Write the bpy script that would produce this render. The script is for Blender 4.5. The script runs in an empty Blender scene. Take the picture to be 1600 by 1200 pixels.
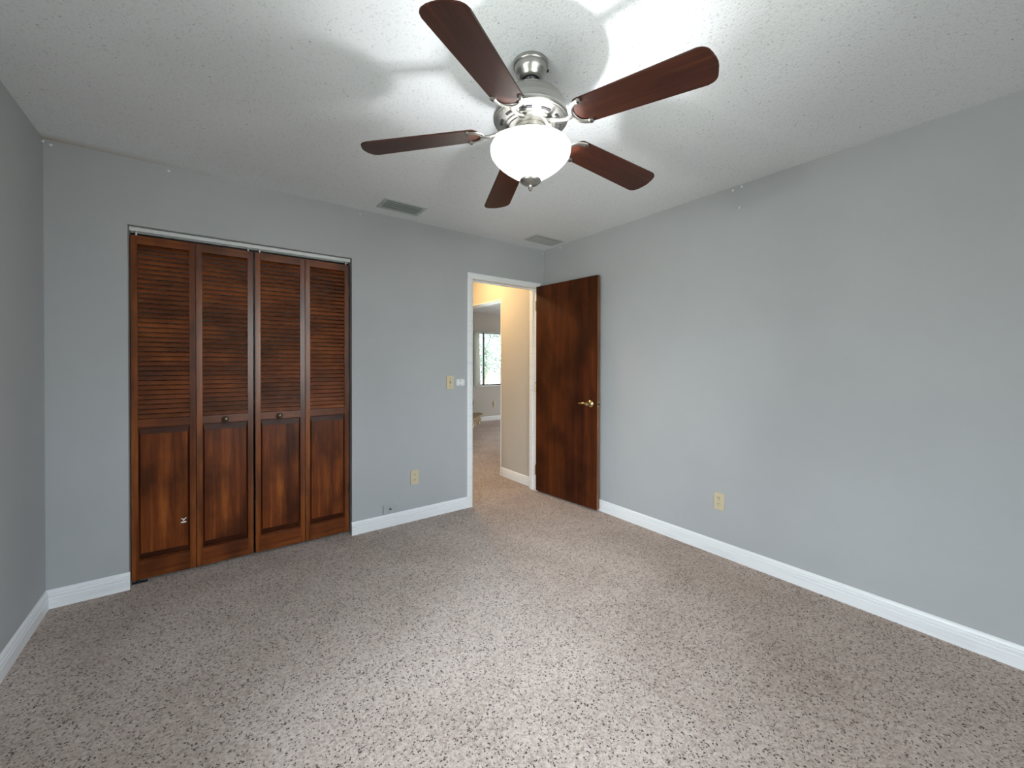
import bpy, bmesh, math, random
from mathutils import Matrix, Vector
random.seed(7)
PI = math.pi
S = bpy.context.scene
C = S.collection

# ---------------------------------------------------------------- camera
cd = bpy.data.cameras.new('camera'); cam = bpy.data.objects.new('camera', cd); C.objects.link(cam)
cd.sensor_fit = 'HORIZONTAL'; cd.sensor_width = 36.0; cd.lens = 634.45 / 1600 * 36
cd.shift_y = -26.5 / 1600; cd.clip_start = 0.02; cd.clip_end = 200
Rv = Vector((0.80126268, -0.59830847, 0.0022541)); Uv = Vector((0.0024601, 0.00706195, 0.99997204)); Fv = Vector((0.59830766, 0.80123473, -0.00713038))
cam.matrix_world = Matrix(((Rv.x, Uv.x, -Fv.x, -2.7472), (Rv.y, Uv.y, -Fv.y, -3.1360), (Rv.z, Uv.z, -Fv.z, 1.2806), (0, 0, 0, 1)))
S.camera = cam

# ---------------------------------------------------------------- light, exposure
SKY = 13.2            # overcast sky brightness
EXPOSURE = 1.0
FAN_BULB = 11.5      # W
HALL_LAMP = 46.0     # emission strength of the hall dome
vs = S.view_settings
S.display_settings.display_device = 'sRGB'
vs.view_transform = 'Standard'; vs.look = 'None'; vs.gamma = 1.0; vs.exposure = EXPOSURE
try: vs.use_curve_mapping = False
except Exception: pass
S.cycles.use_denoising = True
S.cycles.max_bounces = 12; S.cycles.diffuse_bounces = 6; S.cycles.glossy_bounces = 4
S.cycles.transmission_bounces = 8; S.cycles.transparent_max_bounces = 12
S.cycles.sample_clamp_indirect = 6.0
S.cycles.caustics_reflective = False; S.cycles.caustics_refractive = False

W_ = bpy.data.worlds.new('overcast_sky'); S.world = W_; W_.use_nodes = True
wn = W_.node_tree; wn.nodes.clear()
wo = wn.nodes.new('ShaderNodeOutputWorld'); wb = wn.nodes.new('ShaderNodeBackground')
tc = wn.nodes.new('ShaderNodeTexCoord'); sp = wn.nodes.new('ShaderNodeSeparateXYZ'); cr = wn.nodes.new('ShaderNodeValToRGB')
wn.links.new(tc.outputs['Generated'], sp.inputs[0]); 
ma = wn.nodes.new('ShaderNodeMath'); ma.operation = 'MULTIPLY_ADD'; ma.inputs[1].default_value = .5; ma.inputs[2].default_value = .5
wn.links.new(sp.outputs['Z'], ma.inputs[0]); wn.links.new(ma.outputs[0], cr.inputs[0])
e = cr.color_ramp.elements; e.new(.5)
e[0].position = .485; e[0].color = (.36, .36, .345, 1)      # ground below the horizon
e[1].position = .515; e[1].color = (.48, .50, .51, 1)
e[2].position = .76; e[2].color = (.86, .935, 1.06, 1)
wn.links.new(cr.outputs[0], wb.inputs[0]); wb.inputs[1].default_value = SKY; wn.links.new(wb.outputs[0], wo.inputs[0])

def portal(name, loc, rot, sx, sy):      # tells the renderer where sky light enters; emits nothing itself
    l = bpy.data.lights.new(name, 'AREA'); l.shape = 'RECTANGLE'; l.size = sx; l.size_y = sy; l.cycles.is_portal = True
    o = bpy.data.objects.new(name, l); C.objects.link(o); o.location = loc; o.rotation_euler = rot
    return o
portal('bedroom_back_window_portal', (-1.9, -3.62, 1.475), (PI / 2, 0, 0), 1.3, 1.33)
portal('bedroom_side_window_portal', (-3.60, -2.54, 1.235), (PI / 2, 0, -PI / 2), 1.40, 1.65)
portal('living_window_portal', (3.31, 4.72, 1.39), (-PI / 2, 0, 0), 2.9, 1.25)
portal('living_added_opening_portal', (7.15, 2.9, 1.05), (PI / 2, 0, PI / 2), 1.4, 2.1)  # daylight through the opening added in the unseen side wall

# ---------------------------------------------------------------- materials
def new_mat(name):
    m = bpy.data.materials.new(name); m.use_nodes = True
    nt = m.node_tree; b = nt.nodes['Principled BSDF']
    return m, nt, b
def N(nt, t, **k):
    n = nt.nodes.new(t)
    for a, v in k.items(): setattr(n, a, v)
    return n
def plain(name, col, rough=.5, metal=0.0, spec=.5):
    m, nt, b = new_mat(name)
    b.inputs['Base Color'].default_value = (*col, 1); b.inputs['Roughness'].default_value = rough
    b.inputs['Metallic'].default_value = metal; b.inputs['Specular IOR Level'].default_value = spec
    return m
def coords(nt, scale=(1, 1, 1), loc=(0, 0, 0), kind='Object'):
    t = N(nt, 'ShaderNodeTexCoord'); mp = N(nt, 'ShaderNodeMapping')
    mp.inputs['Scale'].default_value = scale; mp.inputs['Location'].default_value = loc
    nt.links.new(t.outputs[kind], mp.inputs[0]); return mp.outputs[0]
def noise(nt, vec, scale, detail=3, rough=.55, dist=0.0):
    n = N(nt, 'ShaderNodeTexNoise'); n.inputs['Scale'].default_value = scale; n.inputs['Detail'].default_value = detail
    n.inputs['Roughness'].default_value = rough; n.inputs['Distortion'].default_value = dist
    nt.links.new(vec, n.inputs['Vector']); return n.outputs['Fac']
def ramp(nt, fac, stops, interp='LINEAR'):
    r = N(nt, 'ShaderNodeValToRGB'); r.color_ramp.interpolation = interp
    e = r.color_ramp.elements
    while len(e) < len(stops): e.new(.5)
    for i, (p, c) in enumerate(stops):
        e[i].position = p; e[i].color = (*c, 1) if len(c) == 3 else c
    nt.links.new(fac, r.inputs[0]); return r.outputs[0]
def mix(nt, fac, a, b, mode='MIX'):
    m = N(nt, 'ShaderNodeMix', data_type='RGBA', blend_type=mode)
    for s, v in ((0, fac), (6, a), (7, b)):
        if hasattr(v, 'links'): nt.links.new(v, m.inputs[s])
        else: m.inputs[s].default_value = v if s == 0 else (*v, 1)
    return m.outputs[2]
def bump(nt, b, h, strength, dist=.01):
    n = N(nt, 'ShaderNodeBump'); n.inputs['Strength'].default_value = strength; n.inputs['Distance'].default_value = dist
    nt.links.new(h, n.inputs['Height']); nt.links.new(n.outputs[0], b.inputs['Normal'])

def wall_paint(name, col, var=.04):
    m, nt, b = new_mat(name)
    v = coords(nt)
    f = noise(nt, v, 1.3, 4, .6)
    lo = tuple(c * (1 - var) for c in col); hi = tuple(min(1, c * (1 + var)) for c in col)
    nt.links.new(ramp(nt, f, [(.3, lo), (.7, hi)]), b.inputs['Base Color'])
    b.inputs['Roughness'].default_value = .62; b.inputs['Specular IOR Level'].default_value = .3
    bump(nt, b, noise(nt, v, 90, 3, .6), .12, .003)
    return m
M = {}
M['wall'] = wall_paint('grey_wall_paint', (.405, .414, .422))
M['hall_wall'] = wall_paint('warm_grey_hall_paint', (.50, .47, .43))

def ceiling_mat():
    m, nt, b = new_mat('textured_white_ceiling')
    v = coords(nt)
    n1 = noise(nt, v, 115, 3, .65); n2 = noise(nt, v, 1.1, 3, .5)
    vo = N(nt, 'ShaderNodeTexVoronoi'); vo.inputs['Scale'].default_value = 42; nt.links.new(v, vo.inputs['Vector'])
    base = ramp(nt, n2, [(.3, (.75, .772, .79)), (.7, (.80, .822, .84))])
    dark = ramp(nt, n1, [(.30, (.72, .72, .72)), (.42, (1, 1, 1))])
    col = mix(nt, 1.0, base, dark, 'MULTIPLY')
    # sparse dark pits
    vc = N(nt, 'ShaderNodeSeparateColor'); nt.links.new(vo.outputs['Color'], vc.inputs[0])
    pick = N(nt, 'ShaderNodeMath', operation='GREATER_THAN'); pick.inputs[1].default_value = .90; nt.links.new(vc.outputs[0], pick.inputs[0])
    near = N(nt, 'ShaderNodeMath', operation='LESS_THAN'); near.inputs[1].default_value = .14; nt.links.new(vo.outputs['Distance'], near.inputs[0])
    pm = N(nt, 'ShaderNodeMath', operation='MULTIPLY'); nt.links.new(pick.outputs[0], pm.inputs[0]); nt.links.new(near.outputs[0], pm.inputs[1])
    col = mix(nt, pm.outputs[0], col, (.38, .38, .38))
    # old brown water stain where the ceiling meets the closet wall, in the corner
    t = N(nt, 'ShaderNodeTexCoord'); s = N(nt, 'ShaderNodeSeparateXYZ'); nt.links.new(t.outputs['Object'], s.inputs[0])
    def rng(out, a0, a1):
        r = N(nt, 'ShaderNodeMapRange'); r.inputs[1].default_value = a0; r.inputs[2].default_value = a1
        r.inputs[3].default_value = 0; r.inputs[4].default_value = 1; nt.links.new(out, r.inputs[0]); return r.outputs[0]
    a = rng(s.outputs['Y'], -.09, .0); c_ = rng(s.outputs['X'], -2.6, -3.4)
    q = N(nt, 'ShaderNodeMath', operation='MULTIPLY'); nt.links.new(a, q.inputs[0]); nt.links.new(c_, q.inputs[1])
    q2 = N(nt, 'ShaderNodeMath', operation='MULTIPLY'); nt.links.new(q.outputs[0], q2.inputs[0]); q2.inputs[1].default_value = .6
    col = mix(nt, q2.outputs[0], col, (.40, .27, .15))
    nt.links.new(col, b.inputs['Base Color']); b.inputs['Roughness'].default_value = .9; b.inputs['Specular IOR Level'].default_value = .1
    bump(nt, b, n1, .40, .008)
    return m
M['ceiling'] = ceiling_mat()

def carpet_mat():
    m, nt, b = new_mat('flecked_beige_carpet')
    v = coords(nt)
    # warp the lookup so the flecks are short irregular strokes
    wn_ = N(nt, 'ShaderNodeTexNoise'); wn_.inputs['Scale'].default_value = 190; wn_.inputs['Detail'].default_value = 1; nt.links.new(v, wn_.inputs['Vector'])
    wv = N(nt, 'ShaderNodeVectorMath', operation='SCALE'); nt.links.new(wn_.outputs['Color'], wv.inputs[0]); wv.inputs['Scale'].default_value = .012
    av = N(nt, 'ShaderNodeVectorMath', operation='ADD'); nt.links.new(v, av.inputs[0]); nt.links.new(wv.outputs[0], av.inputs[1])
    vo = N(nt, 'ShaderNodeTexVoronoi'); vo.inputs['Scale'].default_value = 150; nt.links.new(av.outputs[0], vo.inputs['Vector'])
    sc = N(nt, 'ShaderNodeSeparateColor'); nt.links.new(vo.outputs['Color'], sc.inputs[0])
    tuft = ramp(nt, sc.outputs[0], [(0, (.33, .255, .215)), (.22, (.43, .34, .29)), (.6, (.515, .42, .367)), (1, (.595, .505, .45))])
    pick = N(nt, 'ShaderNodeMath', operation='GREATER_THAN'); pick.inputs[1].default_value = .84; nt.links.new(sc.outputs[1], pick.inputs[0])
    near = N(nt, 'ShaderNodeMath', operation='LESS_THAN'); near.inputs[1].default_value = .52; nt.links.new(vo.outputs['Distance'], near.inputs[0])
    pm = N(nt, 'ShaderNodeMath', operation='MULTIPLY'); nt.links.new(pick.outputs[0], pm.inputs[0]); nt.links.new(near.outputs[0], pm.inputs[1])
    pf = N(nt, 'ShaderNodeMath', operation='MULTIPLY'); nt.links.new(pm.outputs[0], pf.inputs[0]); pf.inputs[1].default_value = .95
    col = mix(nt, pf.outputs[0], tuft, (.05, .036, .034))
    wear = ramp(nt, noise(nt, v, 1.7, 5, .65, .4), [(.32, (.80, .775, .755)), (.62, (1, 1, 1))])
    col = mix(nt, 1.0, col, wear, 'MULTIPLY')
    nt.links.new(col, b.inputs['Base Color']); b.inputs['Roughness'].default_value = .95; b.inputs['Specular IOR Level'].default_value = .05
    b.inputs['Sheen Weight'].default_value = .12
    bump(nt, b, noise(nt, v, 230, 2, .7), .6, .008)
    return m
M['carpet'] = carpet_mat()

def wood(name, dark, mid, light, grain='Z', rough=.35, blotch=.5, seed=0, gs=1.0, spec=.5, planks=0.0, coat=0.0):
    """stained wood, grain along one local axis; blotch = patches of darker stain"""
    m, nt, b = new_mat(name)
    st = {'X': (1.2, 26, 26), 'Y': (26, 1.2, 26), 'Z': (26, 26, 1.2)}[grain]
    st = tuple(s * gs for s in st)
    v = coords(nt, st, (seed * 3.1, seed * 1.7, seed * 2.3))
    g = noise(nt, v, 1.0, 6, .65, .6)
    col = ramp(nt, g, [(.25, dark), (.5, mid), (.75, light)])
    fine = noise(nt, coords(nt, tuple(s * 7 for s in st), (seed, 0, 0)), 1.0, 3, .6)
    col = mix(nt, .55, col, ramp(nt, fine, [(.3, (.6, .55, .5)), (.65, (1, 1, 1))]), 'MULTIPLY')
    oi = N(nt, 'ShaderNodeObjectInfo')
    bl = N(nt, 'ShaderNodeTexNoise'); bl.noise_dimensions = '4D'; bl.inputs['Scale'].default_value = 3.4; bl.inputs['Detail'].default_value = 3
    rm = N(nt, 'ShaderNodeMath', operation='MULTIPLY'); nt.links.new(oi.outputs['Random'], rm.inputs[0]); rm.inputs[1].default_value = 40
    nt.links.new(rm.outputs[0], bl.inputs['W']); nt.links.new(coords(nt, (1.6, 1.6, 1.0), (seed, 0, seed)), bl.inputs['Vector'])
    lo = (1 - blotch,) * 3
    col = mix(nt, 1.0, col, ramp(nt, bl.outputs['Fac'], [(.36, lo), (.58, (1, 1, 1))]), 'MULTIPLY')
    if planks:
        w = N(nt, 'ShaderNodeTexVoronoi', feature='F1'); w.voronoi_dimensions = '1D'; w.inputs['Scale'].default_value = 1 / planks
        t2 = N(nt, 'ShaderNodeTexCoord'); s2 = N(nt, 'ShaderNodeSeparateXYZ'); nt.links.new(t2.outputs['Object'], s2.inputs[0])
        ad = N(nt, 'ShaderNodeMath', operation='ADD'); nt.links.new(s2.outputs['X'], ad.inputs[0]); nt.links.new(rm.outputs[0], ad.inputs[1])
        nt.links.new(ad.outputs[0], w.inputs['W'])
        s3 = N(nt, 'ShaderNodeSeparateColor'); nt.links.new(w.outputs['Color'], s3.inputs[0])
        col = mix(nt, 1.0, col, ramp(nt, s3.outputs[0], [(0, (.58, .50, .46)), (1, (1.12, 1.1, 1.05))]), 'MULTIPLY')
    nt.links.new(col, b.inputs['Base Color']); b.inputs['Roughness'].default_value = rough; b.inputs['Specular IOR Level'].default_value = spec
    b.inputs['Coat Weight'].default_value = coat; b.inputs['Coat Roughness'].default_value = .4
    bump(nt, b, g, .08, .002)
    return m
CD = ((.070, .015, .004), (.175, .043, .009), (.30, .088, .017))
M['stile'] = wood('stained_closet_wood_upright', *CD, 'Z', .29, .45, 1, spec=.38)
M['rail'] = wood('stained_closet_wood_rail', *CD, 'X', .30, .5, 2, spec=.35)
M['panel'] = wood('stained_closet_wood_panel', *CD, 'Z', .36, .55, 3, planks=.055, spec=.2)
M['end_grain_shade'] = wood('stained_shaded_end_grain', (.03, .007, .003), (.06, .015, .005), (.10, .028, .008), 'X', .4, .4, 4, spec=.3)  # end grain stain, darkened further for the shade on the panel bevels
def slat_mat():
    m, nt, b = new_mat('stained_louver_wood')
    g = noise(nt, coords(nt, (5, 6, 6)), 1.0, 2, .5, .2)
    col = ramp(nt, g, [(.0, CD[0]), (.5, CD[1]), (1.0, CD[2])])
    oi = N(nt, 'ShaderNodeObjectInfo'); rm = N(nt, 'ShaderNodeMath', operation='MULTIPLY'); nt.links.new(oi.outputs['Random'], rm.inputs[0]); rm.inputs[1].default_value = 50
    # every slat took the stain a little differently, in runs
    t = N(nt, 'ShaderNodeTexCoord'); s = N(nt, 'ShaderNodeSeparateXYZ'); nt.links.new(t.outputs['Object'], s.inputs[0])
    q = N(nt, 'ShaderNodeMath', operation='MULTIPLY'); nt.links.new(s.outputs['Z'], q.inputs[0]); q.inputs[1].default_value = 36 / (1.972 - .953)
    sb = N(nt, 'ShaderNodeMath', operation='SUBTRACT'); nt.links.new(q.outputs[0], sb.inputs[0]); sb.inputs[1].default_value = .953 * 36 / (1.972 - .953)
    fl = N(nt, 'ShaderNodeMath', operation='FLOOR'); nt.links.new(sb.outputs[0], fl.inputs[0])
    fm = N(nt, 'ShaderNodeMath', operation='MULTIPLY'); nt.links.new(fl.outputs[0], fm.inputs[0]); fm.inputs[1].default_value = .14
    cb = N(nt, 'ShaderNodeCombineXYZ'); nt.links.new(fm.outputs[0], cb.inputs[2]); nt.links.new(rm.outputs[0], cb.inputs[1])
    xm = N(nt, 'ShaderNodeMath', operation='MULTIPLY'); nt.links.new(s.outputs['X'], xm.inputs[0]); xm.inputs[1].default_value = 1.4; nt.links.new(xm.outputs[0], cb.inputs[0])
    bl = noise(nt, cb.outputs[0], 1.6, 3, .6)
    col = mix(nt, 1.0, col, ramp(nt, bl, [(.36, (.50, .52, .56)), (.50, (.82, .82, .82)), (.64, (1.2, 1.2, 1.15))]), 'MULTIPLY')
    nt.links.new(col, b.inputs['Base Color']); b.inputs['Roughness'].default_value = .26; b.inputs['Specular IOR Level'].default_value = .6
    return m
M['slat'] = slat_mat()
M['door'] = wood('stained_door_veneer', (.038, .008, .0025), (.078, .018, .0045), (.13, .036, .008), 'Z', .42, .5, 5, gs=.55, spec=.14)
M['door_edge'] = wood('door_edge_wood', (.12, .05, .02), (.24, .10, .04), (.36, .17, .07), 'Z', .5, .3, 6)
M['blade'] = wood('dark_walnut_fan_blade', (.018, .005, .003), (.042, .0115, .006), (.080, .023, .010), 'X', .42, .2, 8, gs=1.3, spec=.22, coat=.10)
M['hearth_top'] = wood('hearth_slab', (.22, .14, .07), (.34, .23, .12), (.42, .30, .17), 'X', .6, .3, 9)

def trim_mat():
    m, nt, b = new_mat('white_trim_paint')
    f = noise(nt, coords(nt, (3, 3, 60)), 1.0, 4, .6)
    nt.links.new(ramp(nt, f, [(.25, (.70, .72, .74)), (.5, (.80, .81, .82))]), b.inputs['Base Color'])
    b.inputs['Roughness'].default_value = .38
    bump(nt, b, f, .15, .003)
    return m
M['trim'] = trim_mat()
def brushed():
    m, nt, b = new_mat('brushed_nickel')
    f = noise(nt, coords(nt, (3, 3, 160)), 1.0, 3, .6)
    nt.links.new(ramp(nt, f, [(.3, (.34, .33, .31)), (.7, (.47, .46, .435))]), b.inputs['Base Color'])
    b.inputs['Metallic'].default_value = 1.0; b.inputs['Roughness'].default_value = .34
    return m
M['nickel'] = brushed()
M['brass'] = plain('aged_brass', (.62, .50, .26), .22, 1.0)
M['bronze'] = plain('dark_bronze', (.10, .075, .05), .3, .9)
M['black'] = plain('black_cavity', (.012, .012, .014), .6)
M['dark_metal'] = plain('dark_metal', (.05, .05, .055), .4, .7)
M['almond'] = plain('almond_plastic', (.58, .50, .34), .35)
M['almond_dark'] = plain('almond_plastic_shade', (.40, .32, .19), .4)
M['slot'] = plain('socket_slot', (.06, .04, .02), .6)
M['white_plastic'] = plain('white_plastic', (.72, .73, .73), .35)
M['grey_plastic'] = plain('grey_plastic', (.42, .44, .45), .4)
M['painted_plate'] = plain('wall_coloured_plate', (.385, .395, .405), .45)
M['vent_white'] = plain('white_painted_vent', (.50, .53, .52), .4)
M['vent_grey'] = plain('greyed_vent', (.46, .47, .46), .5)
M['vent_slat'] = plain('vent_slat_metal', (.34, .38, .37), .4)
M['track'] = plain('white_enamel_track', (.66, .68, .68), .35)
M['blind'] = plain('cream_vane', (.40, .385, .35), .7)
M['bark'] = plain('bark', (.16, .12, .08), .9)
M['leafy'] = plain('pale_green_leaves', (.11, .15, .105), .7)
M['leafy2'] = plain('blue_green_leaves', (.10, .15, .14), .7)
def lawn():
    m, nt, b = new_mat('sunlit_ground'); f = noise(nt, coords(nt), .8, 5, .6)
    nt.links.new(ramp(nt, f, [(.3, (.42, .44, .36)), (.7, (.60, .60, .54))]), b.inputs['Base Color']); b.inputs['Roughness'].default_value = .95
    return m
M['lawn'] = lawn()
def stone():
    m, nt, b = new_mat('mixed_field_stone')
    vo = N(nt, 'ShaderNodeTexVoronoi'); vo.inputs['Scale'].default_value = 9; v = coords(nt); nt.links.new(v, vo.inputs['Vector'])
    s = N(nt, 'ShaderNodeSeparateColor'); nt.links.new(vo.outputs['Color'], s.inputs[0])
    col = ramp(nt, s.outputs[0], [(0, (.20, .12, .06)), (.4, (.40, .30, .17)), (.7, (.30, .20, .10)), (1, (.60, .52, .36))])
    ve = N(nt, 'ShaderNodeTexVoronoi', feature='DISTANCE_TO_EDGE'); ve.inputs['Scale'].default_value = 9; nt.links.new(v, ve.inputs['Vector'])
    col = mix(nt, 1.0, col, ramp(nt, ve.outputs['Distance'], [(.03, (.22, .2, .18)), (.09, (1, 1, 1))]), 'MULTIPLY')
    nt.links.new(col, b.inputs['Base Color']); b.inputs['Roughness'].default_value = .85
    bump(nt, b, ve.outputs['Distance'], .6, .02)
    return m
M['stone'] = stone()
def thin_glass():
    m = bpy.data.materials.new('window_glass'); m.use_nodes = True; nt = m.node_tree; nt.nodes.clear()
    o = N(nt, 'ShaderNodeOutputMaterial'); a = N(nt, 'ShaderNodeBsdfTransparent'); g = N(nt, 'ShaderNodeBsdfGlossy'); g.inputs['Roughness'].default_value = .02
    a.inputs[0].default_value = (.93, .96, .95, 1); f = N(nt, 'ShaderNodeFresnel'); f.inputs[0].default_value = 1.35
    x = N(nt, 'ShaderNodeMixShader'); nt.links.new(f.outputs[0], x.inputs[0]); nt.links.new(a.outputs[0], x.inputs[1]); nt.links.new(g.outputs[0], x.inputs[2]); nt.links.new(x.outputs[0], o.inputs[0])
    return m
M['glass'] = thin_glass()
def frosted():
    m = bpy.data.materials.new('frosted_alabaster_glass'); m.use_nodes = True; nt = m.node_tree; nt.nodes.clear()
    o = N(nt, 'ShaderNodeOutputMaterial')
    tl = N(nt, 'ShaderNodeBsdfTranslucent'); tl.inputs[0].default_value = (.36, .36, .355, 1)
    tr = N(nt, 'ShaderNodeBsdfTransparent'); tr.inputs[0].default_value = (1, 1, .98, 1)
    df = N(nt, 'ShaderNodeBsdfDiffuse'); df.inputs[0].default_value = (.9, .9, .88, 1)
    gl = N(nt, 'ShaderNodeBsdfGlossy'); gl.inputs['Roughness'].default_value = .25
    a = N(nt, 'ShaderNodeMixShader'); a.inputs[0].default_value = .30; nt.links.new(tl.outputs[0], a.inputs[1]); nt.links.new(df.outputs[0], a.inputs[2])
    b = N(nt, 'ShaderNodeMixShader'); b.inputs[0].default_value = .56; nt.links.new(a.outputs[0], b.inputs[1]); nt.links.new(tr.outputs[0], b.inputs[2])
    c = N(nt, 'ShaderNodeMixShader'); c.inputs[0].default_value = .04; nt.links.new(b.outputs[0], c.inputs[1]); nt.links.new(gl.outputs[0], c.inputs[2])
    nt.links.new(c.outputs[0], o.inputs[0]); return m
M['frosted'] = frosted()
def emit(name, col, s):
    m, nt, b = new_mat(name); b.inputs['Base Color'].default_value = (*col, 1)
    b.inputs['Emission Color'].default_value = (*col, 1); b.inputs['Emission Strength'].default_value = s; return m
M['bulb'] = emit('lit_bulb', (1.0, .90, .74), 30)
M['hall_dome'] = emit('lit_hall_dome', (1.0, .66, .30), HALL_LAMP)

# ---------------------------------------------------------------- mesh helpers
def box(bm, x0, x1, y0, y1, z0, z1, bev=0.0, seg=2, mtx=None):
    x0, x1 = min(x0, x1), max(x0, x1); y0, y1 = min(y0, y1), max(y0, y1); z0, z1 = min(z0, z1), max(z0, z1)
    t = bmesh.new(); bmesh.ops.create_cube(t, size=1.0)
    for v in t.verts: v.co = Vector(((v.co.x + .5) * (x1 - x0) + x0, (v.co.y + .5) * (y1 - y0) + y0, (v.co.z + .5) * (z1 - z0) + z0))
    if bev > 0: bmesh.ops.bevel(t, geom=t.edges[:], offset=bev, segments=seg, affect='EDGES', clamp_overlap=True)
    if mtx is not None: t.transform(mtx)
    me = bpy.data.meshes.new('t'); t.to_mesh(me); t.free(); bm.from_mesh(me); bpy.data.meshes.remove(me)
def lathe(bm, prof, seg=48, c=(0, 0, 0), close=False):
    rings = []
    for r, z in prof:
        if r < 1e-6: rings.append([bm.verts.new((c[0], c[1], c[2] + z))])
        else: rings.append([bm.verts.new((c[0] + r * math.cos(2 * PI * i / seg), c[1] + r * math.sin(2 * PI * i / seg), c[2] + z)) for i in range(seg)])
    n = len(rings)
    for k in range(n if close else n - 1):
        a, b = rings[k], rings[(k + 1) % n]
        for i in range(seg):
            j = (i + 1) % seg
            if len(a) == 1 and len(b) == 1: continue
            if len(a) == 1: bm.faces.new((a[0], b[i], b[j]))
            elif len(b) == 1: bm.faces.new((a[i], a[j], b[0]))
            else: bm.faces.new((a[i], a[j], b[j], b[i]))
def sweep(bm, pts, w, h, up=Vector((0, 0, 1)), n=10):
    """flat rounded bar of width w, height h along pts"""
    pts = [Vector(p) for p in pts]; rings = []
    for i, p in enumerate(pts):
        d = (pts[min(i + 1, len(pts) - 1)] - pts[max(i - 1, 0)]).normalized()
        s = d.cross(up).normalized(); u = s.cross(d).normalized()
        ww = w[i] if isinstance(w, (list, tuple)) else w; hh = h[i] if isinstance(h, (list, tuple)) else h
        rings.append([bm.verts.new(p + s * (ww / 2 * math.cos(2 * PI * k / n)) + u * (hh / 2 * math.sin(2 * PI * k / n))) for k in range(n)])
    for a, b in zip(rings, rings[1:]):
        for k in range(n): bm.faces.new((a[k], a[(k + 1) % n], b[(k + 1) % n], b[k]))
    bm.faces.new(rings[0][::-1]); bm.faces.new(rings[-1])
def prism(bm, poly, z0, z1):
    lo = [bm.verts.new((x, y, z0)) for x, y in poly]; hi = [bm.verts.new((x, y, z1)) for x, y in poly]
    n = len(poly)
    bm.faces.new(lo[::-1]); bm.faces.new(hi)
    for i in range(n): bm.faces.new((lo[i], lo[(i + 1) % n], hi[(i + 1) % n], hi[i]))
def extrude_profile(bm, prof, p0, p1, nrm):
    """prof: (out, z) pairs; runs from p0 to p1 on a wall whose outward normal is nrm"""
    p0, p1, nrm = Vector(p0), Vector(p1), Vector(nrm)
    A = [bm.verts.new(p0 + nrm * o + Vector((0, 0, z))) for o, z in prof]; B = [bm.verts.new(p1 + nrm * o + Vector((0, 0, z))) for o, z in prof]
    n = len(prof)
    for i in range(n): bm.faces.new((A[i], A[(i + 1) % n], B[(i + 1) % n], B[i]))
    bm.faces.new(A[::-1]); bm.faces.new(B)
def obj(name, bm, mat, parent=None, loc=None, rot=None, smooth=False, ang=35, bev=None):
    bmesh.ops.recalc_face_normals(bm, faces=bm.faces[:])
    me = bpy.data.meshes.new(name); bm.to_mesh(me); bm.free()
    mats = mat if isinstance(mat, (list, tuple)) else [mat]
    for m in mats: me.materials.append(m)
    o = bpy.data.objects.new(name, me); C.objects.link(o)
    if parent: o.parent = parent
    if loc: o.location = loc
    if rot: o.rotation_euler = rot
    if smooth:
        for p in me.polygons: p.use_smooth = True
        try: me.set_sharp_from_angle(angle=math.radians(ang))
        except Exception: pass
    return o
def tag(o, label=None, cat=None, group=None, kind=None):
    if label: o['label'] = label
    if cat: o['category'] = cat
    if group: o['group'] = group
    if kind: o['kind'] = kind
    return o
def struct(name, bm, mat, label, cat, **k):
    return tag(obj(name, bm, mat, **k), label, cat, kind='structure')
def thing(name, loc, label, cat, group=None, rz=0, kind=None):
    o = bpy.data.objects.new(name, None); C.objects.link(o); o.location = loc; o.rotation_euler = (0, 0, rz); o.empty_display_size = .1
    return tag(o, label, cat, group, kind)
def copy_tree(o, parent=None):
    c = o.copy(); C.objects.link(c); c.parent = parent
    for ch in list(o.children): copy_tree(ch, c)
    return c
B = bmesh.new

# ---------------------------------------------------------------- the room
XL, YB, H = -3.43, -3.47, 2.44
T = .11
CX0, CX1, CZ = -3.113, -1.893, 2.066      # closet opening
DX0, DX1, DZ = -.852, -.100, 2.045        # doorway
bm = B(); box(bm, -4.2, 7.2, YB - .12, 4.72, -.10, 0.0); struct('floor', bm, M['carpet'], 'beige carpet with dark flecks running through bedroom, hall and living room', 'floor')
bm = B(); box(bm, -4.2, 7.2, YB - .12, 4.72, H, H + .12); struct('ceiling', bm, M['ceiling'], 'white textured ceiling above the whole room', 'ceiling')
bm = B()
box(bm, XL - .12, CX0, 0, T, 0, H); box(bm, CX0, CX1, 0, T, CZ, H); box(bm, CX1, DX0 - .02, 0, T, 0, H)
box(bm, DX0 - .02, DX1 + .02, 0, T, DZ + .02, H); box(bm, DX1 + .02, .12, 0, T, 0, H)
struct('wall_far', bm, M['wall'], 'grey wall holding the closet and the open doorway', 'wall')
SY0, SY1, SZ0, SZ1 = -3.20, -1.88, .45, 2.02
bm = B(); box(bm, XL - .12, XL, YB - .12, SY0, 0, H); box(bm, XL - .12, XL, SY1, 0, 0, H); box(bm, XL - .12, XL, SY0, SY1, 0, SZ0); box(bm, XL - .12, XL, SY0, SY1, SZ1, H)
struct('wall_left', bm, M['wall'], 'grey wall at the left edge of the photo', 'wall')
bm = B(); box(bm, 0, .12, YB - .12, 0, 0, H); struct('wall_right', bm, M['wall'], 'long bare grey wall to the right of the open door', 'wall')
WX0, WX1, WZ0, WZ1 = -2.50, -1.30, .85, 2.10
bm = B(); box(bm, XL, WX0, YB - .12, YB, 0, H); box(bm, WX1, 0, YB - .12, YB, 0, H); box(bm, WX0, WX1, YB - .12, YB, 0, WZ0); box(bm, WX0, WX1, YB - .12, YB, WZ1, H)
struct('wall_back', bm, M['wall'], 'grey wall with a window behind the photographer', 'wall')
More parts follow.
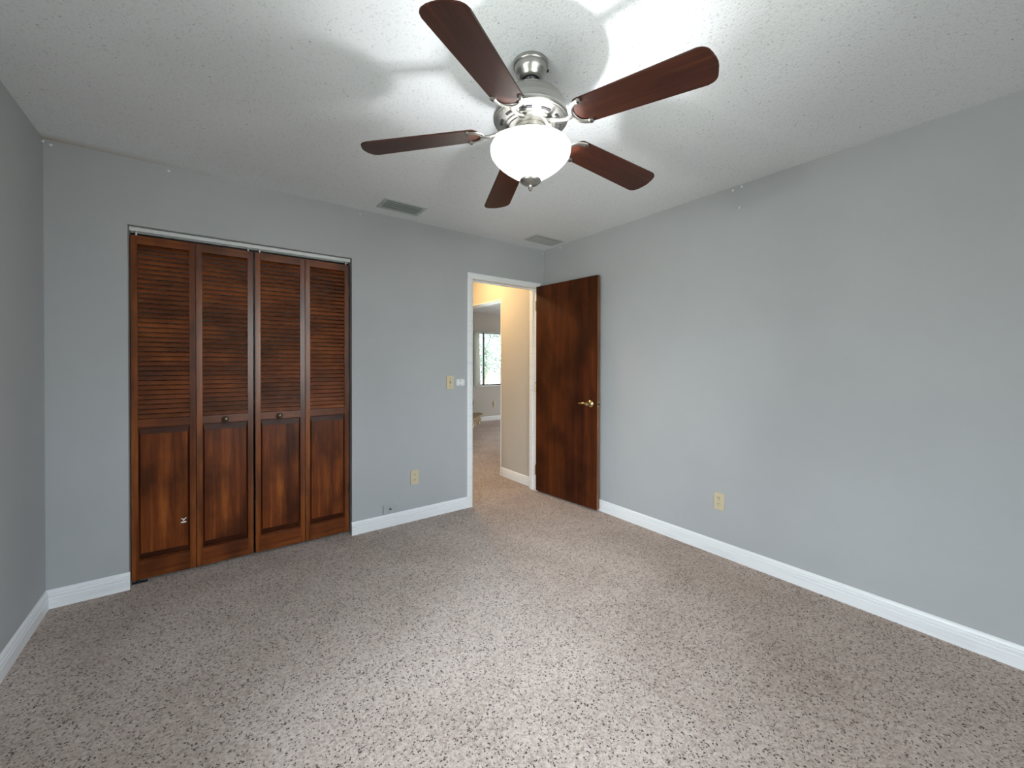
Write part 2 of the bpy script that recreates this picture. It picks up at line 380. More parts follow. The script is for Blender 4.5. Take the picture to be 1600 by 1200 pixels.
def white_window(name, loc, rz, ww, wh, label):
    w = thing(name, loc, label, 'window', rz=rz, kind='structure')
    bm = B()
    for a in ((0, .04, 0, wh), (ww - .04, ww, 0, wh), (.04, ww - .04, 0, .04), (.04, ww - .04, wh - .04, wh), (.04, ww - .04, wh / 2 - .02, wh / 2 + .02)): box(bm, a[0], a[1], 0, .04, a[2], a[3], .003)
    obj('window_frame', bm, M['trim'], w)
    bm = B(); box(bm, .035, ww - .035, .018, .022, .035, wh - .035); obj('pane', bm, M['glass'], w)
white_window('window_2', (WX0, YB - .08, WZ0), 0, WX1 - WX0, WZ1 - WZ0, 'white framed bedroom window behind the photographer')
white_window('window_3', (XL - .08, SY1, SZ0), -PI / 2, SY1 - SY0, SZ1 - SZ0, 'white framed bedroom window in the left wall beside the photographer')

# closet interior
bm = B(); box(bm, XL - .12, -1.55, .70, .78, 0, H); box(bm, XL - .12, XL - .04, T, .70, 0, H); box(bm, -1.63, -1.55, T, .70, 0, H)
struct('wall_closet', bm, M['wall'], 'inner walls of the closet behind the louvered doors', 'wall')

# hall and living room shell
HX = -.05
bm = B(); box(bm, HX, .07, T, .69, 0, H); box(bm, HX, .07, .69, 1.75, 2.03, H); box(bm, HX, .07, 1.75, 4.57, 0, H)
struct('wall_hall', bm, M['hall_wall'], 'warm lit hall wall beyond the doorway with an opening to the living room', 'wall')
bm = B(); box(bm, -1.55, HX, 1.75, 1.85, 0, H); box(bm, -1.55, -1.47, .78, 1.75, 0, H); box(bm, -1.55, -1.47, T, .78, 0, H)
struct('wall_hall_end', bm, M['hall_wall'], 'hall walls out of sight left of the doorway', 'wall')
LX0, LX1, LZ0, LZ1 = 1.92, 4.7, .80, 1.985
bm = B(); box(bm, .07, LX0, 4.57, 4.69, 0, H); box(bm, LX1, 7.0, 4.57, 4.69, 0, H); box(bm, LX0, LX1, 4.57, 4.69, 0, LZ0); box(bm, LX0, LX1, 4.57, 4.69, LZ1, H)
struct('wall_living_far', bm, M['hall_wall'], 'living room wall with the window, seen through the doorway', 'wall')
bm = B(); box(bm, 7.0, 7.12, -.0, 2.2, 0, H); box(bm, 7.0, 7.12, 3.6, 4.69, 0, H); box(bm, 7.0, 7.12, 2.2, 3.6, 2.1, H); box(bm, .12, 7.0, -.0, .11, 0, H)  # the unseen opening is added to brighten the living room
struct('wall_living_side', bm, M['hall_wall'], 'living room side walls, with an added daylight opening, hidden behind the hall wall', 'wall')

# baseboards: tall board with two beads
BP = [(0, 0), (.0135, 0), (.0135, .052), (.0105, .056), (.0125, .060), (.0125, .070), (.009, .074), (.0105, .080), (.0075, .090), (.003, .096), (0, .097)]
def baseboard(name, segs, label):
    bm = B()
    for p0, p1, n in segs: extrude_profile(bm, BP, p0, p1, n)
    return struct(name, bm, M['trim'], label, 'baseboard')
baseboard('baseboard_far', [((XL, 0, 0), (CX0 + .006, 0, 0), (0, -1, 0)), ((CX1 - .004, 0, 0), (-.906, 0, 0), (0, -1, 0))], 'white baseboard along the closet wall on both sides of the closet')
baseboard('baseboard_left', [((XL, YB, 0), (XL, -.013, 0), (1, 0, 0))], 'white baseboard along the wall at the left edge')
baseboard('baseboard_right', [((0, YB, 0), (0, -.02, 0), (-1, 0, 0))], 'white baseboard along the long bare right wall')
baseboard('baseboard_hall', [((HX, T, 0), (HX, .69, 0), (-1, 0, 0))], 'white baseboard on the warm lit hall wall')
baseboard('baseboard_living', [((2.05, 4.57, 0), (7.0, 4.57, 0), (0, -1, 0))], 'white baseboard under the living room window')

# door trim: casing and jambs
CP = [(0, 0), (.010, 0), (.0135, .006), (.012, .012), (.016, .020), (.016, .046), (.011, .052), (0, .052)]   # (out, across from the opening side)
bm = B()
def casing_v(x_in, sgn, z1):
    P = [(x_in + sgn * a, -o) for o, a in CP]
    prism(bm, P, 0, z1)
casing_v(DX0, -1, DZ + .0)
casing_v(DX1 + .004, 1, DZ + .0)
A = []
for o, a in CP:
    A.append((bm.verts.new((DX0 - a, -o, DZ + a)), bm.verts.new((min(DX1 + .004 + a, -.001), -o, DZ + a))))
    # mitred head piece
n = len(A)
for i in range(n): bm.faces.new((A[i][0], A[(i + 1) % n][0], A[(i + 1) % n][1], A[i][1]))
bm.faces.new([a[0] for a in A]); bm.faces.new([a[1] for a in A][::-1])
# fill the mitre between head piece and uprights
box(bm, DX0 - .050, DX0, -.0100, 0, DZ - .001, DZ + .05)
struct('trim_1', bm, M['trim'], 'white casing framing the bedroom doorway', 'door trim')
bm = B(); box(bm, DX0 - .02, DX0, .0, T, 0, DZ + .02, .0015); box(bm, DX1, DX1 + .02, .0, T, 0, DZ + .02, .0015); box(bm, DX0, DX1, .0, T, DZ, DZ + .02, .0015)
box(bm, DX0, DX0 + .011, .045, .075, 0, DZ, .002); box(bm, DX1 - .011, DX1, .045, .075, 0, DZ, .002); box(bm, DX0 + .011, DX1 - .011, .045, .075, DZ - .011, DZ, .002)
struct('trim_2', bm, M['trim'], 'white door jamb inside the bedroom doorway', 'door jamb')
# white trim on the underside of the header to the living room
bm = B(); box(bm, HX - .006, .076, .69, 1.75, 2.018, 2.03, .002); box(bm, HX - .006, .076, .678, .690, .10, 2.03, .002)
struct('trim_3', bm, M['trim'], 'thin white edge on the opening between hall and living room', 'trim')

# strike plate on the jamb
t = thing('strike_plate', (DX0 + .0005, .016, .937), 'small dark strike plate on the left jamb of the bedroom doorway', 'strike plate')
bm = B(); box(bm, -.0005, .0022, -.012, .014, -.03, .03, .0006); sweep(bm, [(.001, -.010, 0), (.004, -.022, 0), (.003, -.032, 0)], .028, .0022, up=Vector((1, 0, 0)))
obj('plate', bm, M['brass'], t)
for dz in (-.021, .021):
    bm = B(); box(bm, .0022, .006, -.022, .004, dz - .005, dz + .005, .001); obj('screw', bm, M['black'], t)

# ---------------------------------------------------------------- hinged bedroom door
hx, hy, fx, fy = -.122, -.022, -.0640, -.771
L = math.hypot(fx - hx, fy - hy); ang = math.atan2(fy - hy, fx - hx)
d = thing('door_1', (hx, hy, 0), 'dark red-brown slab door standing open against the right wall', 'door', rz=ang, kind='structure')
bm = B(); box(bm, 0, L, 0.0, .035, .018, 2.052, .0015); o = obj('door_slab', bm, [M['door'], M['door_edge']], d)
for p in o.data.polygons:
    if abs(p.normal.x) > .9 or abs(p.normal.z) > .9: p.material_index = 1
bm = B()   # rose, lathe axis along local -y
kx, kz = L - .068, .935
lathe(bm, [(0, 0), (.032, 0), (.033, .004), (.029, .010), (.016, .013), (.0125, .018), (.012, .034), (.015, .040), (.017, .047), (.015, .053), (0, .055)], 32)
bm.transform(Matrix.Translation((kx, -.0, kz)) @ Matrix.Rotation(PI / 2, 4, 'X'))
lever = [(kx, -.046, kz), (kx - .020, -.049, kz + .001), (kx - .045, -.050, kz + .004), (kx - .070, -.048, kz + .002), (kx - .092, -.044, kz - .001), (kx - .108, -.040, kz + .001)]
sweep(bm, lever, [.022, .019, .016, .014, .011, .006], [.014, .012, .010, .009, .008, .005], up=Vector((0, 1, 0)), n=12)
tag(obj('door_handle', bm, M['brass'], d, smooth=True, ang=50), 'brass lever handle')
bm = B(); box(bm, L - .0005, L + .0015, .006, .029, kz - .028, kz + .028, .0006); lp = obj('latch_plate', bm, M['brass'], d)
bm = B(); box(bm, L, L + .011, .011, .024, kz - .008, kz + .008, .003); obj('latch_bolt', bm, M['dark_metal'], lp)
for hz in (.22, 1.05, 1.86):
    bm = B(); lathe(bm, [(0, -.045), (.006, -.045), (.006, .045), (0, .045)], 16, (-.004, .0, hz)); lathe(bm, [(0, .045), (.0045, .046), (.0045, .052), (0, .054)], 16, (-.004, .0, hz))
    obj('hinge', bm, M['brass'], d, smooth=True)

# ---------------------------------------------------------------- closet doors
def closet_leaf(parent, x0, x1, knob_x=None, clip=None, y0=.0, y1=.0, hinge_side=None):
    """one leaf: returns the frame object; local x along the leaf, front face at y=0, depth to +y"""
    Wd = math.hypot(x1 - x0, y1 - y0); a = math.atan2(y1 - y0, x1 - x0)
    z0, z1 = .020, 2.020; zl0, zl1 = .953, 1.972; zp0, zp1 = .128, .905; sw = .030; Th = .028
    bm = B()
    box(bm, 0, sw, 0, Th, z0, z1, .0015); box(bm, Wd - sw, Wd, 0, Th, z0, z1, .0015); nf = len(bm.faces)
    for a0, a1 in ((z0, zp0), (zp1, zl0), (zl1, z1)): box(bm, sw - .002, Wd - sw + .002, .0005, Th - .0005, a0, a1, .001)
    bm.faces.ensure_lookup_table()
    for f in bm.faces[nf:]: f.material_index = 1
    leaf = obj('door_leaf', bm, [M['stile'], M['rail']], parent, loc=(x0, y0, 0), rot=(0, 0, a))
    # louvers
    bm = B(); nS = 36; pitch = (zl1 - zl0) / nS
    for k in range(nS):
        zc = zl0 + pitch * (k + .5)
        mt = Matrix.Translation((Wd / 2, .0125, zc)) @ Matrix.Rotation(math.radians(-27), 4, 'X')
        box(bm, -(Wd / 2 - sw) - .003, (Wd / 2 - sw) + .003, -.0028, .0028, -.0131, .0131, .0018, 2, mt)
    obj('louvers', bm, M['slat'], leaf)
    # raised panel: field with sloping borders, set in a groove
    bm = B(); x_a, x_b = sw, Wd - sw; b1, b2 = .006, .040
    def ring(ix, iz, y): return [bm.verts.new((x_a + ix, y, zp0 + iz)), bm.verts.new((x_b - ix, y, zp0 + iz)), bm.verts.new((x_b - ix, y, zp1 - iz)), bm.verts.new((x_a + ix, y, zp1 - iz))]
    rs = [ring(-.001, -.001, .022), ring(-.001, -.001, .013), ring(.003, .003, .0165), ring(.009, b2, .0045), ring(.0100, b2 + .0012, .0035)]
    for p, q in zip(rs, rs[1:]):
        for i in range(4): bm.faces.new((p[i], p[(i + 1) % 4], q[(i + 1) % 4], q[i]))
    bm.faces.new(rs[-1]); bm.faces.new(rs[0][::-1])
    bm.faces.ensure_lookup_table()
    for fi in (8, 10): bm.faces[fi].material_index = 1      # stained end grain bevels, with the shade on their slopes put into the colour
    obj('raised_panel', bm, [M['panel'], M['end_grain_shade']], leaf)
    if knob_x is not None:
        bm = B(); lathe(bm, [(0, 0), (.012, 0), (.011, .006), (.0075, .010), (.008, .016), (.015, .022), (.0185, .029), (.017, .035), (.010, .039), (0, .040)], 28)
        bm.transform(Matrix.Translation((knob_x - x0, 0, .926)) @ Matrix.Rotation(PI / 2, 4, 'X'))
        tag(obj('knob', bm, M['bronze'], leaf, smooth=True), 'round dark bronze knob')
    if clip:
        bm = B(); cx, cz = clip[0] - x0, clip[1]
        box(bm, cx - .016, cx + .010, -.010, .0035, cz - .016, cz - .009, .002)
        sweep(bm, [(cx - .014, -.006, cz + .012), (cx - .002, -.008, cz + .003), (cx - .004, -.006, cz - .010)], .006, .005, up=Vector((0, 1, 0)))
        sweep(bm, [(cx - .002, -.008, cz + .003), (cx + .010, -.006, cz + .014)], .006, .005, up=Vector((0, 1, 0)))
        tag(obj('clip', bm, M['white_plastic'], leaf), 'small white metal clip')
    if hinge_side is not None:
        for hz in (.35, 1.10, 1.82): bm = B(); box(bm, Wd - .004, Wd + .003, -.003, .010, hz - .032, hz + .032, .001); obj('hinge', bm, M['bronze'], leaf)
    return leaf
l = thing('closet_door', (-3.108, .045, 0), 'left pair of louvered bifold closet doors, next to the left wall', 'closet door', kind='thing')
closet_leaf(l, 0, .2955, clip=(.239, .326), y0=.004, y1=-.004, hinge_side=None)
closet_leaf(l, .2990, .5965, knob_x=.446, y0=-.004, y1=.002)
r = thing('closet_door', (-2.4995, .045, 0), 'right pair of louvered bifold closet doors, with window glare on its slats', 'closet door', kind='thing')
closet_leaf(r, 0, .2975, knob_x=.139, y0=.002, y1=-.003)
closet_leaf(r, .3010, .5965, y0=-.003, y1=.003, hinge_side=1)
# pivots
for par, xs in ((l, (.026, .570)), (r, (.026, .575))):
    for x in xs:
        bm = B(); lathe(bm, [(0, 0), (.0045, 0), (.0045, .022), (0, .022)], 12, (x, .006, 2.0202)); obj('pivot_pin', bm, M['track'], par)
bm = B(); lathe(bm, [(0, 0), (.006, 0), (.006, .018), (0, .018)], 12, (.03, .012, .002)); box(bm, .0, .07, .0, .025, 0, .004, .001); obj('floor_pivot', bm, M['dark_metal'], l)
bm = B(); x0, x1 = CX0 + .004, CX1 - .004
box(bm, x0, x1, .028, .032, CZ - .026, CZ - .001); box(bm, x0, x1, .078, .082, CZ - .026, CZ - .001); box(bm, x0, x1, .028, .082, CZ - .004, CZ - .0005)
tag(obj('door_track', bm, M['track']), 'white metal track along the top of the closet opening', 'closet track')

# ---------------------------------------------------------------- ceiling fan
AX, AY = -1.7482, -1.9145
fan = thing('ceiling_fan', (AX, AY, H), 'five-blade ceiling fan with dark wood blades and a lit glass bowl', 'ceiling fan')
def z(v): return v - H
bm = B(); lathe(bm, [(0, 0), (.067, 0), (.068, -.012), (.066, -.016), (.063, -.018), (.0615, -.030), (.056, -.042), (.0475, -.050), (.045, -.056), (.0405, -.061), (.0345, -.064), (.031, -.060), (.029, -.045), (0, -.044)], 56)
can = tag(obj('canopy', bm, M['nickel'], fan, smooth=True, ang=40), 'brushed nickel ceiling canopy')
bm = B(); mt = Matrix.Translation((.058, -.022, -.010)) @ Matrix.Rotation(PI / 2, 4, 'Y'); lathe(bm, [(0, 0), (.006, 0), (.006, .012), (.003, .014), (0, .014)], 16); bm.transform(mt); obj('screw', bm, M['dark_metal'], can, smooth=True)
bm = B(); lathe(bm, [(0, -.046), (.028, -.050), (.0285, -.062), (.024, -.074), (.013, -.082), (.0125, -.108), (0, -.108)], 32); obj('downrod', bm, M['dark_metal'], fan, smooth=True)
bm = B()
prof = [(0, 2.341), (.022, 2.341), (.024, 2.334), (.060, 2.332), (.063, 2.328), (.085, 2.322), (.104, 2.311), (.120, 2.295), (.132, 2.272), (.1385, 2.248), (.141, 2.236), (.1445, 2.232), (.1445, 2.222), (.142, 2.217), (.137, 2.2155)]
lathe(bm, [(r_, z(z_)) for r_, z_ in prof] + [(.137, z(2.222)), (0, z(2.222))], 64)
mot = tag(obj('motor_housing', bm, M['nickel'], fan, smooth=True, ang=30), 'brushed nickel motor housing')
bm = B(); prof = [(0, 2.2215), (.1365, 2.2215), (.1365, 2.2140), (.128, 2.2105), (.098, 2.2020), (.096, 2.1985), (.086, 2.1960), (.084, 2.1920), (.074, 2.1900), (0, 2.1900)]
lathe(bm, [(r_, z(z_)) for r_, z_ in prof], 64); vp = obj('vent_plate', bm, M['nickel'], mot, smooth=True, ang=25)
for k in range(10):
    a = math.radians(36 * k + 8); bm = B()
    sweep(bm, [(.112 * math.cos(a + t_), .112 * math.sin(a + t_), z(2.2055)) for t_ in (-.17, -.1, 0, .1, .17)], .012, .004)
    obj('vent_slot', bm, M['dark_metal'], mot, smooth=True)
bm = B(); prof = [(0, 2.1905), (.060, 2.1905), (.062, 2.186), (.062, 2.160), (.058, 2.156), (.048, 2.154), (.048, 2.128), (.060, 2.122), (.060, 2.114), (0, 2.114)]
lathe(bm, [(r_, z(z_)) for r_, z_ in prof], 48); fit = obj('switch_housing', bm, M['nickel'], fan, smooth=True, ang=30)
bm = B(); lathe(bm, [(0, z(2.114)), (.004, z(2.114)), (.004, z(1.985)), (0, z(1.985))], 12); obj('centre_rod', bm, M['nickel'], fit, smooth=True)
# blades
TH0 = 139.21; DR = math.atan(.0846)
def blade_mesh():
    rt, ri, hw, hi = .668, .232, .0700, .0600
    pts = []
    # root arc, from +s to -s, bulging to the hub
    for i in range(13):
        t_ = PI / 2 + PI * i / 12
        pts.append((ri + .034 * math.cos(t_), hi * math.sin(t_)))
    # tip with rounded corners, slightly bowed end
    rc = .034
    for i in range(9):
        t_ = -PI / 2 + PI / 2 * i / 8; pts.append((rt - .008 - rc + rc * math.cos(t_), -(hw - rc) + rc * math.sin(t_)))
    for s_ in (-.5, 0, .5): pts.append((rt - .008 + .008 * (1 - s_ * s_), s_ * (hw - rc)))
    for i in range(9):
        t_ = PI / 2 * i / 8; pts.append((rt - .008 - rc + rc * math.cos(t_), (hw - rc) + rc * math.sin(t_)))
    bm = B(); prism(bm, pts, -.003, .003)
    es = [e for e in bm.edges if abs(e.verts[0].co.z - e.verts[1].co.z) < 1e-6]
    bmesh.ops.bevel(bm, geom=es, offset=.0012, segments=2, affect='EDGES')
    return bm
def iron_mesh():
    bm = B(); ri, hi = .232, .050
    arc = []
    for i in range(15):
        t_ = PI / 2 + PI * i / 14; arc.append((ri + .006 + .050 * math.cos(t_), hi * math.sin(t_), -.0065))
    sweep(bm, arc, [.023] + [.019] * 13 + [.023], .0065, n=12)
    for s_ in (-1, 1): lathe(bm, [(0, -.0035), (.0105, -.0035), (.0105, -.009), (.008, -.0105), (0, -.0105)], 20, (ri + .008, s_ * hi, 0))
    arm = [(ri - .040, 0, -.0065), (ri - .052, 0, -.008), (ri - .066, 0, -.010), (ri - .092, 0, -.006), (ri - .118, 0, .002), (ri - .150, 0, .006)]
    sweep(bm, arm, [.026, .022, .019, .019, .025, .034], [.008, .012, .013, .012, .010, .008], n=12)
    return bm
def screw_mesh(s_):
    bm = B(); lathe(bm, [(0, -.0105), (.0055, -.0105), (.005, -.0125), (.002, -.0135), (0, -.0135)], 14, (.240, s_ * .050, 0)); return bm
irn = obj('blade_arm', iron_mesh(), M['nickel'], fan, smooth=True, ang=50); [obj('screw', screw_mesh(s_), M['dark_metal'], irn, smooth=True) for s_ in (-1, 1)]
bld = obj('blade', blade_mesh(), M['blade'], fan)
def blade_matrix(k): return Matrix.Translation((0, 0, 2.1898 - H)) @ Matrix.Rotation(math.radians(TH0 - 72 * k), 4, 'Z') @ Matrix.Rotation(DR, 4, 'Y') @ Matrix.Rotation(math.radians(-10.36), 4, 'X')
for k in range(5):
    if k == 0: a_, b_ = irn, bld
    else: a_, b_ = copy_tree(irn, fan), copy_tree(bld, fan)
    for q in (a_, b_):
        q.matrix_local = blade_matrix(k)
# glass bowl
bo = [(.1525, 2.117), (.155, 2.112), (.155, 2.102), (.152, 2.087), (.140, 2.070), (.124, 2.054), (.106, 2.039), (.086, 2.025), (.066, 2.012), (.049, 2.002), (.036, 1.9955), (.010, 1.994)]
prof = [(r_, z(z_)) for r_, z_ in bo] + [(max(r_ - .0035, .008), z(z_ + .0032)) for r_, z_ in bo[::-1]]
bm = B(); lathe(bm, prof, 64, close=True); bowl = tag(obj('glass_bowl', bm, M['frosted'], fan, smooth=True, ang=60), 'glowing frosted white glass bowl')
bm = B(); prof = [(0, 1.9945), (.040, 1.9945), (.0415, 1.991), (.040, 1.986), (.030, 1.978), (.016, 1.9725), (.008, 1.970), (.0065, 1.966), (.0085, 1.9625), (.0085, 1.959), (.0055, 1.9565), (.0065, 1.953), (.003, 1.950), (0, 1.9495)]
lathe(bm, [(r_, z(z_)) for r_, z_ in prof], 40); tag(obj('finial', bm, M['nickel'], fan, smooth=True, ang=45), 'nickel finial cap under the bowl')
bx, by = .008, -.005
bm = B(); lathe(bm, [(0, z(2.118)), (.013, z(2.118)), (.013, z(2.095)), (0, z(2.095))], 16, (bx, by, 0)); obj('lamp_socket', bm, M['dark_metal'], fit, smooth=True)
bm = B(); lathe(bm, [(0, z(2.0945)), (.009, z(2.092)), (.014, z(2.082)), (.018, z(2.070)), (.015, z(2.060)), (.006, z(2.054)), (0, z(2.053))], 20, (bx, by, 0)); obj('bulb', bm, M['bulb'], fan, smooth=True)
ld = bpy.data.lights.new('fan_bulb_light', 'POINT'); ld.energy = FAN_BULB; ld.color = (.96, .98, 1.0); ld.shadow_soft_size = .016
lo = bpy.data.objects.new('fan_bulb_light', ld); C.objects.link(lo); lo.location = (AX + bx, AY + by, 2.040)

# ---------------------------------------------------------------- ceiling vents
def ceiling_vent(name, x0, x1, y0, y1, frame_m, slat_m, n, label, group, tilt):
    t = thing(name, ((x0 + x1) / 2, (y0 + y1) / 2, H), label, 'vent', group)
    a, b = (x1 - x0) / 2, (y1 - y0) / 2; fw = .026
    bm = B()
    box(bm, -a, a, -b, -b + fw, -.006, -.0003, .002); box(bm, -a, a, b - fw, b, -.006, -.0003, .002)
    box(bm, -a, -a + fw, -b + fw, b - fw, -.006, -.0003, .002); box(bm, a - fw, a, -b + fw, b - fw, -.006, -.0003, .002)
    obj('frame', bm, frame_m, t)
    bm = B(); box(bm, -a + fw, a - fw, -b + fw, b - fw, -.0012, -.0004); obj('duct_opening', bm, M['black'], t)
    bm = B(); span = 2 * (b - fw)
    for k in range(n):
        yc = -b + fw + span * (k + .5) / n
        mt = Matrix.Translation((0, yc, -.0075)) @ Matrix.Rotation(math.radians(tilt if k % 2 else tilt * .3), 4, 'X')
        box(bm, -a + fw - .002, a - fw + .002, -span / n * .47, span / n * .43, -.0008, .0008, 0, 1, mt)
    obj('slats', bm, slat_m, t)
    for sx in (-1, 1): bm = B(); lathe(bm, [(0, -.006), (.004, -.0065), (.003, -.0085), (0, -.009)], 12, (sx * (a - fw / 2), 0, 0)); obj('screw', bm, M['dark_metal'], t)
    return t
ceiling_vent('ceiling_vent', -1.757, -1.438, -.335, -.135, M['vent_white'], M['vent_slat'], 4, 'white metal ceiling vent with open slats above the closet wall', None, 7)
ceiling_vent('ceiling_vent', -.402, -.058, -.356, -.174, M['vent_grey'], M['vent_grey'], 9, 'dull grey ceiling grille in the corner above the doorway', None, 8)

# ---------------------------------------------------------------- wall plates
def plate_mesh(w_, h_, t_=.0055): bm = B(); box(bm, -w_ / 2, w_ / 2, -t_, -.0002, -h_ / 2, h_ / 2, .003, 3); return bm
def outlet(loc, rz, label, mat_, mat2, horizontal=False):
    t = thing('wall_outlet', loc, label, 'outlet', None, rz)
    obj('cover_plate', plate_mesh(.072, .117), mat_, t, smooth=True, ang=50)
    for s_ in (1, -1):
        bm = B(); lathe(bm, [(0, -.0005), (.0165, -.0005), (.0165, .0025), (.0155, .003), (0, .003)], 28); bm.transform(Matrix.Translation((0, -.005, s_ * .0195)) @ Matrix.Rotation(PI / 2, 4, 'X'))
        f = obj('socket', bm, mat2, t, smooth=True)
        bm = B(); y_ = -.0088
        box(bm, -.0078, -.0050, y_, -.0060, s_ * .0195 + .001, s_ * .0195 + .0095); box(bm, .0050, .0078, y_, -.0060, s_ * .0195 + .001, s_ * .0195 + .0095)
        box(bm, -.0026, .0026, y_, -.0060, s_ * .0195 - .0095, s_ * .0195 - .0040, .001)
        obj('slots', bm, M['slot'], f)
    return t
outlet((-1.399, 0, .354), 0, 'almond wall outlet between the closet and the doorway', M['almond'], M['almond'])
outlet((0, -1.789, .362), -PI / 2, 'pale almond wall outlet on the long bare right wall', M['almond'], M['almond'])
outlet((2.50, 4.57, .36), 0, 'almond outlet under the living room window', M['almond'], M['almond'])
t = thing('light_switch', (-1.075, 0, 1.120), 'almond toggle light switch left of the doorway', 'light switch')
obj('cover_plate', plate_mesh(.072, .117), M['almond'], t, smooth=True, ang=50)
bm = B(); box(bm, -.0055, .0055, -.0062, -.0052, -.0125, .0125); obj('toggle_slot', bm, M['almond_dark'], t)
bm = B(); box(bm, -.004, .004, -.016, .0, -.004, .006, .0015, 2, Matrix.Translation((0, -.003, .001)) @ Matrix.Rotation(math.radians(-22), 4, 'X')); obj('toggle', bm, M['almond_dark'], t)
for s_ in (-1, 1):
    bm = B(); lathe(bm, [(0, 0), (.003, 0), (.0025, .0015), (0, .0018)], 12); bm.transform(Matrix.Translation((0, -.0054, s_ * .030)) @ Matrix.Rotation(PI / 2, 4, 'X')); obj('screw', bm, M['slot'], t)
t = thing('remote_cradle', (-.977, 0, 1.117), 'small white wall box with grey buttons beside the light switch', 'wall control')
bm = B(); box(bm, -.040, .040, -.016, -.0002, -.030, .030, .004, 3); obj('body', bm, M['white_plastic'], t, smooth=True, ang=50)
bm = B(); box(bm, .016, .036, -.024, -.016, -.026, .026, .003, 2); obj('side_cover', bm, M['white_plastic'], t)
for s_ in (-1, 1): bm = B(); box(bm, -.014, .000, -.0195, -.0158, s_ * .016 - .006, s_ * .016 + .006, .0015); obj('button', bm, M['grey_plastic'], t)
t = thing('cable_plate', (-1.603, 0, .136), 'wall-coloured cable plate with a black hole just above the baseboard', 'wall plate')
obj('cover_plate', plate_mesh(.117, .072), M['painted_plate'], t, smooth=True, ang=50)
bm = B(); lathe(bm, [(0, 0), (.0075, 0), (.0075, .006), (.005, .007), (0, .007)], 18); bm.transform(Matrix.Translation((0, -.0055, 0)) @ Matrix.Rotation(PI / 2, 4, 'X')); obj('cable_socket', bm, M['black'], t, smooth=True)

# ---------------------------------------------------------------- white pins left in the walls
def pin_mesh():
    bm = B(); lathe(bm, [(0, 0), (.0028, 0), (.0028, .004), (.0065, .0055), (.0075, .008), (.0065, .0105), (0, .0115)], 18)
    bm.transform(Matrix.Rotation(PI / 2, 4, 'X')); return bm
first = None
for loc, rz, lb in (((-3.43, -.034, 2.413), PI / 2, 'white plastic pin high on the left wall beside the corner'),
                    ((-3.402, 0, 2.412), 0, 'white plastic pin on the closet wall just right of the left corner'),
                    ((-2.933, 0, 2.411), 0, 'white plastic pin under the ceiling above the left closet doors'),
                    ((-1.836, 0, 2.403), 0, 'white plastic pin under the ceiling left of the slatted vent'),
                    ((-.018, 0, 2.409), 0, 'white plastic pin in the corner above the doorway'),
                    ((0, -.244, 2.414), -PI / 2, 'white plastic pin high on the right wall above the open door'),
                    ((0, -1.870, 2.415), -PI / 2, 'left pin of the two side by side under the ceiling on the right wall'),
                    ((0, -1.925, 2.421), -PI / 2, 'right pin of the two side by side under the ceiling on the right wall'),
                    ((0, -1.913, 2.290), -PI / 2, 'white pin on the right wall just below the close pair')):
    if first is None: o = first = obj('wall_pin', pin_mesh(), M['white_plastic'], smooth=True)
    else: o = first.copy(); C.objects.link(o)
    o.location = loc; o.rotation_euler = (0, 0, rz); tag(o, lb, 'pin', 'white pins in the walls')

# ---------------------------------------------------------------- hall lamp (lights the hall, hidden above the door head)
t = thing('hall_ceiling_light', (-.60, .80, H), 'round warm hall ceiling light just beyond the doorway', 'ceiling light')
bm = B(); lathe(bm, [(0, 0), (.15, 0), (.152, -.012), (.145, -.018), (0, -.018)], 40); obj('base', bm, M['nickel'], t, smooth=True, ang=30)
bm = B(); lathe(bm, [(.142, -.0185), (.138, -.040), (.118, -.065), (.080, -.083), (.040, -.091), (0, -.093)], 40); obj('glass_dome', bm, M['hall_dome'], t, smooth=True)

# ---------------------------------------------------------------- living room seen through the hall
w = thing('window_1', (LX0, 4.60, LZ0), 'living room window with dark frame seen through the doorway', 'window', kind='structure')
ww, wh = LX1 - LX0, LZ1 - LZ0
bm = B()
for a in ((0, .03, 0, wh), (ww - .03, ww, 0, wh), (.03, ww - .03, 0, .025), (.03, ww - .03, wh - .018, wh), (.292, .330, .025, wh - .018), (1.55, 1.59, .025, wh - .018)): box(bm, a[0], a[1], 0, .05, a[2], a[3], .002)
box(bm, .284, .296, -.012, .0, .38, .62, .003)
tag(obj('window_frame', bm, M['dark_metal'], w), 'dark bronze sliding frame')
bm = B(); box(bm, .02, ww - .02, .022, .026, .02, wh - .01); obj('pane', bm, M['glass'], w)
bm = B(); box(bm, -.02, ww + .02, -.05, .0, -.022, -.001, .004); obj('window_sill', bm, M['trim'], w)
t = thing('vertical_blind', (LX0, 4.51, LZ0 - .01), 'cream vertical blind drawn aside at the left of the living room window', 'blind')
bm = B(); box(bm, -.07, LX1 - LX0 + .03, -.02, .03, wh + .005, wh + .030, .003); obj('headrail', bm, M['blind'], t)
for k in range(5):
    bm = B(); x_ = -.027 + .042 * k
    pts = [(x_ + .062 * (i / 6 - .5), .004 * math.sin(i / 6 * PI) + .016 * (i / 6 - .5)) for i in range(7)]
    top = [bm.verts.new((px * .86, py, wh + .004)) for px, py in pts]; bot = [bm.verts.new((px + .01, py - .004, .0)) for px, py in pts]
    for i in range(6): bm.faces.new((top[i], top[i + 1], bot[i + 1], bot[i]))
    ext = bmesh.ops.solidify(bm, geom=bm.faces[:], thickness=.0015)
    obj('vane', bm, M['blind'], t, smooth=True)
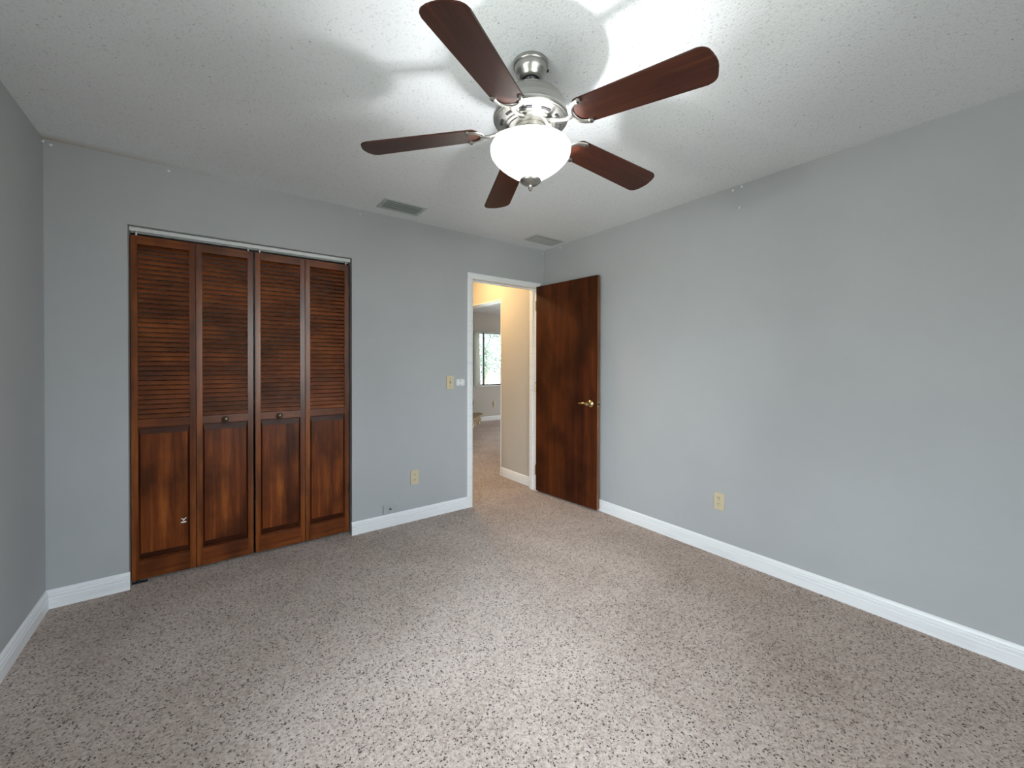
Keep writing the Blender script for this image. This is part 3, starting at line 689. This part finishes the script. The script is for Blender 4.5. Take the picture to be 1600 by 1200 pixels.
# raised stone hearth running diagonally
t = thing('stone_hearth', (1.7, 4.1, 0), 'low raised stone hearth with a brown slab top in the living room', 'hearth')
hp = [(1.00, 3.29), (2.04, 4.40), (2.04, 4.565), (.20, 4.565), (.20, 3.29)]
bm = B(); prism(bm, [(x - 1.7, y - 4.1) for x, y in hp], 0, .165); obj('stone_base', bm, M['stone'], t)
hp2 = [(1.00, 3.25), (2.085, 4.385), (2.085, 4.567), (.18, 4.567), (.18, 3.25)]
bm = B(); prism(bm, [(x - 1.7, y - 4.1) for x, y in hp2], .165, .200); bmesh.ops.bevel(bm, geom=bm.edges[:], offset=.006, segments=2, affect='EDGES'); obj('slab_top', bm, M['hearth_top'], t)

# ---------------------------------------------------------------- outdoors
bm = B(); box(bm, -40, 60, 4.75, 70, -.32, -.22); struct('ground', bm, M['lawn'], 'pale sunlit ground outside the living room window', 'ground')
def tree(x, y, h, rad, mat_, label):
    t = thing('tree', (x, y, -.22), label, 'tree', 'trees outside the living room window')
    bm = B(); sweep(bm, [(0, 0, -.02), (.05, .02, h * .3), (-.04, 0, h * .6), (0, 0, h * .85)], [.34, .26, .18, .06], [.34, .26, .18, .06], up=Vector((0, 1, 0)), n=12); obj('trunk', bm, M['bark'], t, smooth=True)
    bm = B()
    cl = [(random.gauss(0, rad * .5), random.gauss(0, rad * .4), h * random.uniform(.25, .95), rad * random.uniform(.3, .5)) for _ in range(16)]
    for _ in range(9000):
        cx, cy, cz, cr_ = random.choice(cl)
        u = Vector((random.gauss(0, 1), random.gauss(0, 1), random.gauss(0, 1))).normalized() * cr_ * random.uniform(.5, 1)
        p = Vector((cx, cy, cz)) + u; p.z = max(p.z, .3)
        a = Vector((random.uniform(-1, 1), random.uniform(-1, 1), random.uniform(-1, 1))).normalized(); b = a.orthogonal().normalized(); s_ = random.uniform(.05, .10)
        bm.faces.new([bm.verts.new(p + q) for q in (a * s_, b * s_ * .6, -a * s_, -b * s_ * .6)])
    obj('crown', bm, mat_, t)
tree(9.0, 15.0, 4.6, 2.2, M['leafy'], 'left-hand pale green tree beyond the living room window')
tree(15.4, 22.5, 6.2, 2.6, M['leafy2'], 'right-hand bluish green tree beyond the living room window')
